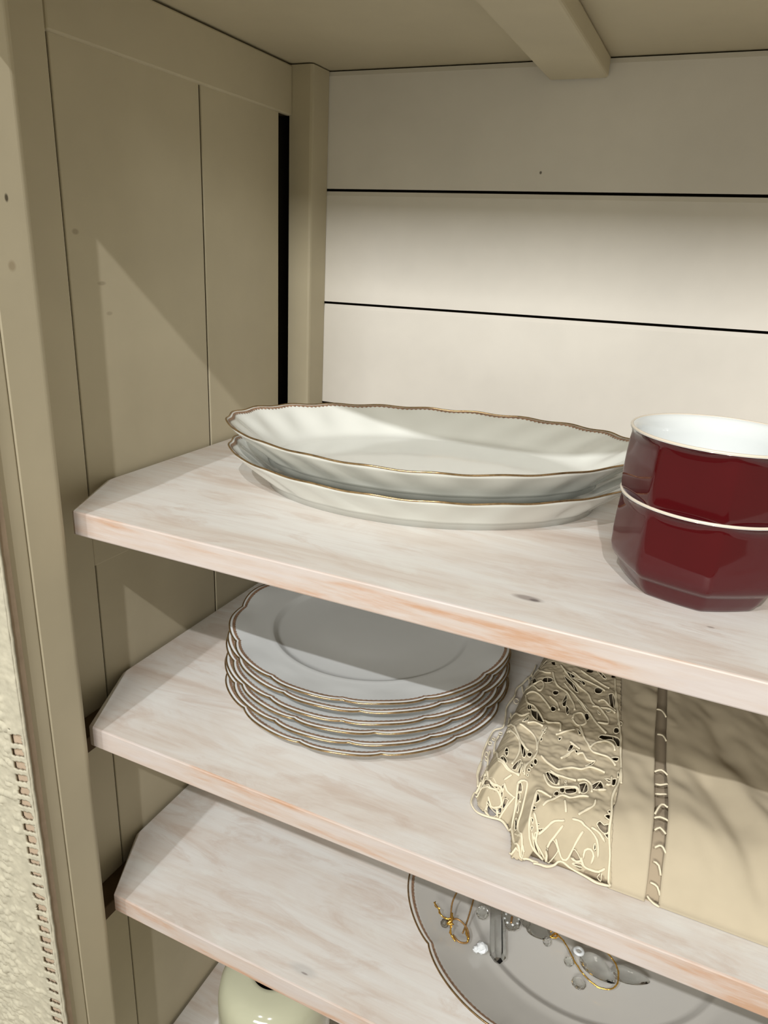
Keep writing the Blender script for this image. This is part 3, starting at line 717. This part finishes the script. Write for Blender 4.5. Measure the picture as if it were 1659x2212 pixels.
def edge_dist(x, y):
    ins = False
    dm = 9
    n = len(OUT)
    for i in range(n):
        x1, y1 = OUT[i]
        x2, y2 = OUT[(i + 1) % n]
        if (y1 > y) != (y2 > y) and x < (x2 - x1) * (y - y1) / (y2 - y1) + x1:
            ins = not ins
        dx, dy = x2 - x1, y2 - y1
        t = max(0, min(1, ((x - x1) * dx + (y - y1) * dy) / (dx * dx + dy * dy)))
        dm = min(dm, math.hypot(x - x1 - t * dx, y - y1 - t * dy))
    return dm if ins else -dm


def ridge(x, y, x0, y0, x1, y1, wdt):
    dx, dy = x1 - x0, y1 - y0
    L = math.hypot(dx, dy)
    t = ((x - x0) * dx + (y - y0) * dy) / (L * L)
    s = ((x - x0) * dy - (y - y0) * dx) / L
    fade = smoothstep((t + 0.15) / 0.3) * smoothstep((1.15 - t) / 0.3)
    return math.exp(-(s / wdt) ** 2) * fade


def cloth_h(x, y, fold=True):
    d = edge_dist(x, y)
    if d <= 0:
        return 0.001
    t = min(1, d / (0.015 + 0.020 * smoothstep((x - 0.32) / 0.04)))
    hh = 0.001 + 0.026 * (1 - (1 - t) ** 2.2)
    if fold:
        k = smoothstep(d / 0.015)
        w_ = 0
        w_ -= 0.0030 * ridge(x, y, 0.372, 0.20, 0.392, 0.11, 0.006)
        w_ += 0.0026 * ridge(x, y, 0.384, 0.11, 0.418, 0.05, 0.006)
        w_ -= 0.0034 * ridge(x, y, 0.376, 0.10, 0.412, 0.025, 0.006)
        w_ -= 0.0020 * ridge(x, y, 0.405, 0.19, 0.440, 0.10, 0.006)
        w_ += 0.0020 * ridge(x, y, 0.366, 0.08, 0.372, 0.03, 0.007)
        w_ += 0.0016 * noise.noise(Vector((x * 45, y * 30, 3.1))) + 0.0009 * noise.noise(Vector((x * 110 + y * 60, y * 60, 8.1)))
        if x > 0.335 and x < 0.36:
            w_ += 0.0010 * noise.noise(Vector((x * 60 + y * 50, y * 90, 1.1)))
        hh += w_ * k
    return hh


def curve_x(pts, y):
    """x of a polyline that runs along y (front to back)"""
    P = sorted(pts, key=lambda q: q[1])
    if y <= P[0][1]:
        return P[0][0]
    for a, b in zip(P, P[1:]):
        if y <= b[1]:
            t = (y - a[1]) / (b[1] - a[1])
            return a[0] + (b[0] - a[0]) * t
    return P[-1][0] + (P[-1][0] - P[-2][0]) / (P[-1][1] - P[-2][1]) * (y - P[-1][1])


def pip(x, y, poly):
    ins = False
    n = len(poly)
    for i in range(n):
        x1, y1 = poly[i]
        x2, y2 = poly[(i + 1) % n]
        if (y1 > y) != (y2 > y) and x < (x2 - x1) * (y - y1) / (y2 - y1) + x1:
            ins = not ins
    return ins


cl = thing('lace_tablecloth', 'folded cream linen tablecloth with an openwork lace border on the second shelf', 'tablecloth', (0, 0, ZB))


def sheet(name, xl, xr, ys, nx, off, mat, fold=True, thick=0.0008, label=None, low=False):
    bm = bmesh.new()
    rows = []
    for y in ys:
        a, b = xl(y), xr(y)
        row = []
        for i in range(nx + 1):
            x = a + (b - a) * i / nx
            hh = cloth_h(x, y, fold)
            if low:
                hh = max(0.0006, hh * low)
            row.append(bm.verts.new((x, y, hh + off)))
        rows.append(row)
    for A, B in zip(rows, rows[1:]):
        for i in range(nx):
            bm.faces.new((A[i], A[i + 1], B[i + 1], B[i]))
    # front hem: turn down to the shelf
    bot = [bm.verts.new((v.co.x, v.co.y + 0.0006, 0.0004)) for v in rows[0]]
    for i in range(nx):
        bm.faces.new((bot[i], bot[i + 1], rows[0][i + 1], rows[0][i]))
    o = obj(name, bm, mat, cl, smooth=True)
    s = o.modifiers.new('thickness', 'SOLIDIFY')
    s.thickness = thick
    s.offset = -1
    if label:
        o['label'] = label
    return o


YS = [0.0192 + 0.0015 * i for i in range(int(0.215 / 0.0015))]
sheet('linen_body', lambda y: curve_x(STRIP_R, y) + 0.0002, lambda y: 0.615, YS, 170, 0.0, LINEN)
sheet('linen_border', lambda y: curve_x(LACE_EDGE, y), lambda y: curve_x(STRIP_L, y) - 0.0002, YS, 16, 0.0, LINEN)
# inner layers of the folded cloth, seen dimly through the openwork
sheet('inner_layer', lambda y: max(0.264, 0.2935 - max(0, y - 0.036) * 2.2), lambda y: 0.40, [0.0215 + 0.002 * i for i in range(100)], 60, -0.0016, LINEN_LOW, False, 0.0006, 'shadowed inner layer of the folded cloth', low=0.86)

# lace border: cloth tapes and leaves with holes cut between, edged by raised cord
RES = 0.00055
x0g, y0g = 0.259, 0.010
NX, NY = int(0.086 / RES), int(0.222 / RES)
EDGEL = [(.2625, .052), (.2672, .0415), (.2695, .0395), (.2860, .0355), (.2900, .026), (.2935, .0140), (.2990, .0150), (.304, .0185), (.315, .0205), (.325, .0205), (.335, .0225), (.3425, .021), (.3395, .0275), (.3360, .0410), (.3367, .0570), (.3357, .0770), (.3302, .1210), (.3238, .1712), (.3180, .230), (.268, .230), (.264, .15)]
boxes = []
for hp in HOLES:
    if len(hp) < 3:
        continue
    mx_ = sum(q[0] for q in hp) / len(hp); my_ = sum(q[1] for q in hp) / len(hp)
    hp = [(mx_ + (a - mx_) * 1.18, my_ + (b - my_) * 1.18) for a, b in hp]
    xs = [q[0] for q in hp]; ys_ = [q[1] for q in hp]
    boxes.append((min(xs), max(xs), min(ys_), max(ys_), hp))
bm = bmesh.new()
vc = {}
for i in range(NX):
    x = x0g + (i + 0.5) * RES
    hb = [b for b in boxes if b[0] <= x <= b[1]]
    for j in range(NY):
        y = y0g + (j + 0.5) * RES
        if not pip(x, y, EDGEL):
            continue
        if any(b[2] <= y <= b[3] and pip(x, y, b[4]) for b in hb):
            continue
        # small eyelets in the part hidden deep under the shelf above
        if y > 0.165 and noise.noise(Vector((x * 260, y * 160, 0))) > 0.33:
            continue
        q = []
        for a, b in ((i, j), (i + 1, j), (i + 1, j + 1), (i, j + 1)):
            if (a, b) not in vc:
                X, Y = x0g + a * RES, y0g + b * RES
                hh = cloth_h(X, Y, False) + 0.0012
                hh += 0.0011 * noise.noise(Vector((X * 130, Y * 130, 5))) + 0.0005 * noise.noise(Vector((X * 330, Y * 330, 9)))
                vc[(a, b)] = bm.verts.new((X, Y, max(0.0009, hh)))
            q.append(vc[(a, b)])
        bm.faces.new(q)
for _ in range(2):
    bmesh.ops.smooth_vert(bm, verts=[v for v in bm.verts if v.is_boundary], factor=0.5, use_axis_x=True, use_axis_y=True, use_axis_z=True)
o = obj('lace_border', bm, LACE, cl, smooth=True)
s = o.modifiers.new('thickness', 'SOLIDIFY'); s.thickness = 0.0006; s.offset = -1
# cords
bm = bmesh.new()


def cord(pts, r, lift=0.0017, jitter=0.0002):
    P = resample([(a, b, 0) for a, b in pts], 0.0012)
    P = [(p.x, p.y, max(0.0012, cloth_h(p.x, p.y, False) + lift + 0.0011 * noise.noise(Vector((p.x * 130, p.y * 130, 5))))) for p in P]
    Q = [P[0]]
    for p in P[1:]:
        if (Vector(p) - Vector(Q[-1])).length > 0.0004:
            Q.append(p)
    if len(Q) > 1:
        tube(bm, Q, r, 6, r_of=lambda t: 0.85 + 0.3 * noise.noise(Vector((t * 9, r * 1e4, len(Q)))))


for c in CORDS:
    cord(c, 0.00074)
# finer threads round every hole and a few bars across
for hp in HOLES:
    if len(hp) >= 3:
        cx_ = sum(q[0] for q in hp) / len(hp); cy_ = sum(q[1] for q in hp) / len(hp)
        sz = max(math.hypot(q[0] - cx_, q[1] - cy_) for q in hp)
        big = [(cx_ + (a - cx_) * 1.12, cy_ + (b - cy_) * 1.12) for a, b in hp]
        cord(big + [big[0]], 0.00038, 0.0014)
        if sz > 0.0035:
            a = big[len(big) // 4]; b = big[(3 * len(big)) // 4]
            cord([a, b], 0.00028, 0.0010)
o = obj('lace_cord', bm, CORD, cl, smooth=True)
o['label'] = 'raised pale cord outlining the lace leaves'
# hemstitched openwork strip between the border and the body
for L in LADDER:
    bm = bmesh.new()
    P = resample([(a, b, 0) for a, b in L], 0.0010)
    tube(bm, [(p.x, p.y, cloth_h(p.x, p.y) + 0.0003 + 0.0006 * math.sin(i / max(1, len(P) - 1) * math.pi)) for i, p in enumerate(P)], 0.00055, 6)
    obj('hemstitch_bar', bm, CORD, cl, smooth=True)

# ------------------------------------------------------------------ crystal pendants in the large dish
DZ = ZC + 0.0040


def dish_rise(x, y):
    """how far the dish surface lies above its flat well at (x, y)"""
    f = math.hypot(x - 0.3340, y - 0.1420) / 0.1300
    w1 = 0.66 * 1.07
    if f < 0.64:
        return 0.0
    if f < w1:
        return 0.0033 * smoothstep((f - 0.64) / (w1 - 0.64))
    t = (f - w1) / (0.992 - w1)
    return 0.0033 + 0.0133 * (0.75 * t + 0.25 * t * t)


def loop(bm, pts, r, step=0.001, closed=False, twist=0.0):
    P = [p + Vector((0, 0, dish_rise(p.x, p.y))) for p in resample(pts, step, closed)]
    tube(bm, P, r, 6, closed=closed)
    if twist:
        Q = []
        for i, p in enumerate(P):
            a = i * 1.1
            Q.append(p + Vector((math.cos(a) * twist, math.sin(a) * twist, math.sin(a * 1.3) * twist)))
        tube(bm, Q, r * 0.6, 5, closed=closed)


def gem(bm, c, r, sides=8, h_=None, rot=0.0, axis='z'):
    """faceted bead: two truncated cones"""
    h_ = h_ or r
    c = (c[0], c[1], c[2] + dish_rise(c[0], c[1]))
    rows = [(0.25, -1), (0.8, -0.55), (1, 0), (0.8, 0.55), (0.25, 1)]
    R = []
    for f, t in rows:
        ring = []
        for k in range(sides):
            a = rot + 2 * math.pi * (k + (0.5 if abs(t) == 0.55 else 0)) / sides
            p = Vector((r * f * math.cos(a), r * f * math.sin(a), h_ * t))
            if axis == 'y':
                p = Vector((p.x, p.z, p.y))
            if axis == 'x':
                p = Vector((p.z, p.y, p.x))
            ring.append(bm.verts.new(p + Vector(c)))
        R.append(ring)
    for A, B in zip(R, R[1:]):
        for k in range(sides):
            bm.faces.new((A[k], A[(k + 1) % sides], B[(k + 1) % sides], B[k]))
    bm.faces.new(R[0][::-1]); bm.faces.new(R[-1])


def bar(bm, a, b, r, sides=6):
    tube(bm, [Vector(a), Vector(a).lerp(Vector(b), 0.06), Vector(a).lerp(Vector(b), 0.94), Vector(b)], r, sides, r_of=lambda t: 0.6 if t in (0, 1) else 1.0)


def flat_drop(bm, c, L_, W_, t_, ang, n=24):
    """almond-shaped lead-crystal drop lying flat"""
    top, mid, bot = [], [], []
    ca, sa = math.cos(ang), math.sin(ang)
    for k in range(n):
        a = 2 * math.pi * k / n
        x = L_ * math.cos(a)
        y = W_ * math.sin(a) * (1 - 0.35 * math.cos(a))
        for lst, s_, z_ in ((top, 0.55, t_), (mid, 1.0, t_ * 0.5), (bot, 0.55, 0)):
            X, Y = x * s_, y * s_
            lst.append(bm.verts.new((c[0] + X * ca - Y * sa, c[1] + X * sa + Y * ca, c[2] + z_)))
    for A, B in ((bot, mid), (mid, top)):
        for k in range(n):
            bm.faces.new((A[k], A[(k + 1) % n], B[(k + 1) % n], B[k]))
    bm.faces.new(bot[::-1]); bm.faces.new(top)


z0 = DZ
# pendant with long bar and gold tangle, at the left
g = thing('crystal_pendant', 'long clear crystal bar pendant with a tangle of gold thread, left in the dish', 'pendant', (0, 0, 0), 'crystal pendants in the dish')
bm = bmesh.new(); bar(bm, (0.2860, 0.0690, z0 + 0.0048), (0.2735, 0.1120, z0 + 0.0056), 0.0052, 6)
obj('crystal_bar', bm, CRYSTAL, g)
bm = bmesh.new(); gem(bm, (0.2745, 0.0700, z0 + 0.0048), 0.0042, 7, 0.0038); gem(bm, (0.2715, 0.0675, z0 + 0.0035), 0.0024, 6, 0.0024, 0.4)
o = obj('faceted_bead', bm, MILKY, g); o['label'] = 'bright frosted faceted bead'
bm = bmesh.new(); gem(bm, (0.2665, 0.0985, z0 + 0.0050), 0.0045, 8, 0.0045)
obj('faceted_bead', bm, CRYSTAL, g)
bm = bmesh.new()
loop(bm, [(0.2505, 0.0765, z0 + 0.004), (0.2475, 0.0880, z0 + 0.010), (0.2500, 0.1010, z0 + 0.016), (0.2570, 0.1100, z0 + 0.014), (0.2590, 0.0980, z0 + 0.010), (0.2600, 0.0840, z0 + 0.006), (0.2600, 0.0740, z0 + 0.003)], 0.00055)
loop(bm, [(0.2480, 0.0740, z0 + 0.004), (0.2540, 0.0800, z0 + 0.006), (0.2620, 0.0770, z0 + 0.006), (0.2650, 0.0700, z0 + 0.003), (0.2600, 0.0665, z0 + 0.002), (0.2550, 0.0690, z0 + 0.002)], 0.00065)
o = obj('brown_cord', bm, BRONZE, g, smooth=True); o['label'] = 'thin brown hanging cord'
bm = bmesh.new()
loop(bm, [(0.2360, 0.0830, z0 + 0.004), (0.2405, 0.0790, z0 + 0.0055), (0.2435, 0.0760, z0 + 0.005), (0.2480, 0.0745, z0 + 0.006), (0.2515, 0.0765, z0 + 0.008), (0.2520, 0.0720, z0 + 0.006), (0.2540, 0.0675, z0 + 0.003), (0.2580, 0.0650, z0 + 0.002)], 0.00055, twist=0.0008)
loop(bm, [(0.2500, 0.0790, z0 + 0.009), (0.2515, 0.0745, z0 + 0.008), (0.2495, 0.0720, z0 + 0.005), (0.2530, 0.0730, z0 + 0.007)], 0.0008, twist=0.0006)
loop(bm, [(0.2610, 0.0760, z0 + 0.006), (0.2640, 0.0720, z0 + 0.005), (0.2650, 0.0690, z0 + 0.004)], 0.0005, twist=0.0006)
o = obj('gold_thread', bm, GOLD, g, smooth=True); o['label'] = 'shiny twisted gold thread'
bm = bmesh.new(); gem(bm, (0.2475, 0.0730, z0 + 0.0030), 0.0030, 8, 0.0028)
obj('dark_bead', bm, INK, g)
# octagonal bead
g = thing('crystal_pendant', 'clear octagonal crystal bead with a dark hole beside the long bar pendant', 'pendant', (0, 0, 0), 'crystal pendants in the dish')
bm = bmesh.new(); gem(bm, (0.2862, 0.1010, z0 + 0.0045), 0.0066, 8, 0.0044, 0.39)
obj('crystal_octagon', bm, CRYSTAL, g)
bm = bmesh.new()
for k in range(8):
    a = 0.39 + k * math.pi / 4
    gem(bm, (0.2862 + 0.0048 * math.cos(a), 0.1010 + 0.0048 * math.sin(a), z0 + 0.0078), 0.0009, 5, 0.0007)
o = obj('bright_studs', bm, MILKY, g); o['label'] = 'ring of bright studs on the octagon'
bm = bmesh.new(); bar(bm, (0.2868, 0.0965, z0 + 0.0086), (0.2862, 0.1015, z0 + 0.0092), 0.0008, 6)
o = obj('brass_pin', bm, BRONZE, g); o['label'] = 'short brass pin through the bead'
# flat discs
g = thing('crystal_pendant', 'flat grey scalloped crystal disc under the shelf edge, middle of the dish', 'pendant', (0, 0, 0), 'crystal pendants in the dish')
bm = bmesh.new(); flat_drop(bm, (0.3045, 0.1045, z0 + 0.0005), 0.0085, 0.0062, 0.0040, -0.35)
obj('crystal_disc', bm, CRYSTAL, g)
bm = bmesh.new(); gem(bm, (0.2955, 0.1060, z0 + 0.0030), 0.0030, 8, 0.003); gem(bm, (0.3115, 0.0985, z0 + 0.0028), 0.0028, 8, 0.0028)
obj('faceted_bead', bm, CRYSTAL, g)
# drops with gold loop
g = thing('crystal_pendant', 'almond-shaped crystal drops with a large gold thread loop', 'pendant', (0, 0, 0), 'crystal pendants in the dish')
bm = bmesh.new(); flat_drop(bm, (0.3455, 0.0940, z0 + 0.0005), 0.0125, 0.0075, 0.0062, -0.45)
obj('crystal_drop', bm, CRYSTAL, g)
bm = bmesh.new(); flat_drop(bm, (0.3650, 0.0985, z0 + 0.0005), 0.0120, 0.0060, 0.0050, 0.15)
obj('crystal_drop', bm, CRYSTAL, g)
bm = bmesh.new(); gem(bm, (0.3275, 0.0905, z0 + 0.0030), 0.0032, 8, 0.003)
gem(bm, (0.3360, 0.0795, z0 + 0.0018), 0.0045, 10, 0.0018)
obj('faceted_bead', bm, CRYSTAL, g)
bm = bmesh.new()
tube(bm, [(0.3320 + 0.0026 * math.cos(2 * math.pi * k / 20), 0.0985 + 0.0026 * math.sin(2 * math.pi * k / 20), z0 + 0.0062) for k in range(20)], 0.0011, 8, closed=True)
o = obj('ring_bead', bm, MILKY, g, smooth=True); o['label'] = 'small white ring-shaped bead'
bm = bmesh.new()
loop(bm, [(0.3155, 0.1040, z0 + 0.007), (0.3205, 0.1010, z0 + 0.0075), (0.3255, 0.0960, z0 + 0.0075), (0.3315, 0.0885, z0 + 0.007), (0.3385, 0.0830, z0 + 0.006), (0.3470, 0.0800, z0 + 0.005), (0.3545, 0.0815, z0 + 0.0055),
          (0.3580, 0.0870, z0 + 0.0065), (0.3565, 0.0960, z0 + 0.008), (0.3500, 0.1025, z0 + 0.009), (0.3410, 0.1050, z0 + 0.009), (0.3300, 0.1060, z0 + 0.0085), (0.3200, 0.1060, z0 + 0.008), (0.3150, 0.1055, z0 + 0.007)], 0.00048, twist=0.0004)
loop(bm, [(0.3120, 0.1040, z0 + 0.006), (0.3150, 0.1070, z0 + 0.009), (0.3170, 0.1020, z0 + 0.007), (0.3130, 0.1005, z0 + 0.006), (0.3160, 0.1050, z0 + 0.008)], 0.0005, twist=0.0007)
o = obj('gold_thread', bm, GOLD, g, smooth=True); o['label'] = 'shiny twisted gold thread loop'

# ------------------------------------------------------------------ woven throw hanging over the front of the cupboard's left end
RS = 0.0009
xa, xb, za_, zb_ = -0.075, 0.0392, -0.40, 0.42
NX, NZ = int((xb - xa) / RS), int((zb_ - za_) / RS)
PER = 0.0088
bm = bmesh.new()
vc = {}
YB = -0.0555


def hem_x(z):
    return 0.0392 - 0.0006 * (0.5 + 0.5 * noise.noise(Vector((z * 90, 0, 0))))


def in_hole(x, z):
    if x < 0.0262 or x > 0.0368 or z > 0.178:
        return False
    ph = ((z - 0.25 * (x - 0.03)) / PER) % 1.0
    k = math.floor((z - 0.25 * (x - 0.03)) / PER)
    n_ = noise.noise(Vector((k * 1.7, 4.2, 0)))
    half = 0.26 + 0.10 * n_
    if 0.060 < z < 0.083 or -0.005 > z > -0.03:
        half -= 0.14
    ex = 0.0004 * noise.noise(Vector((x * 900, z * 900, 1)))
    return abs(ph - 0.5) < half + 0.05 and (0.0268 + 0.0015 * n_ + ex < x < 0.0362 + ex)


for i in range(NX):
    for j in range(NZ):
        x, z = xa + (i + 0.5) * RS, za_ + (j + 0.5) * RS
        if x > hem_x(z) or in_hole(x, z):
            continue
        q = []
        for a, b in ((i, j), (i + 1, j), (i + 1, j + 1), (i, j + 1)):
            if (a, b) not in vc:
                X, Z = xa + a * RS, za_ + b * RS
                k = 0.12 if X > 0.0255 else 0.8
                yy = YB - 0.0022 * k * noise.noise(Vector((X * 210 + Z * 40, Z * 330, 2))) - 0.0020 * k * noise.noise(Vector((X * 90, Z * 120, 7))) - 0.0010 * k * noise.noise(Vector((X * 700, Z * 420, 3))) - 0.004 * noise.noise(Vector((X * 22, Z * 9, 1))) * (0.1 if X > 0.0255 else 0.6)
                yy = min(yy, -0.0552)
                vc[(a, b)] = bm.verts.new((X, yy, Z))
            q.append(vc[(a, b)])
        bm.faces.new(q)
bmesh.ops.smooth_vert(bm, verts=[v for v in bm.verts if v.is_boundary], factor=0.5, use_axis_x=True, use_axis_y=True, use_axis_z=True)
bm_in = bmesh.new(); box(bm_in, -0.075, 0.0378, -0.0546, -0.0498, za_, zb_)
th = thing('woven_throw', 'nubbly cream woven throw with an open ladder hem, hanging at the cupboard front', 'throw', (0, YB, za_))
o = obj('woven_cloth', bm, WOOL, th, smooth=True)
o.data.transform(Matrix.Translation((0, -YB, -za_)))
s = o.modifiers.new('thickness', 'SOLIDIFY'); s.thickness = 0.0012; s.offset = 1
# edge cord of the hem
o = obj('inner_layer', bm_in, WOOL_IN, th); o['label'] = 'tan layer of the throw seen through the open hem'
o.data.transform(Matrix.Translation((0, -YB, -za_)))
bm = bmesh.new()
tube(bm, [(0.0380 + 0.0003 * noise.noise(Vector((k * 0.4, 0, 0))), -0.0552 + 0.0004 * noise.noise(Vector((k * 0.5, 3, 0))), za_ + 0.004 * k) for k in range(int(0.815 / 0.004))], 0.0011, 6)
o = obj('hem_cord', bm, WOOL, th, smooth=True)
o.data.transform(Matrix.Translation((0, -YB, -za_)))
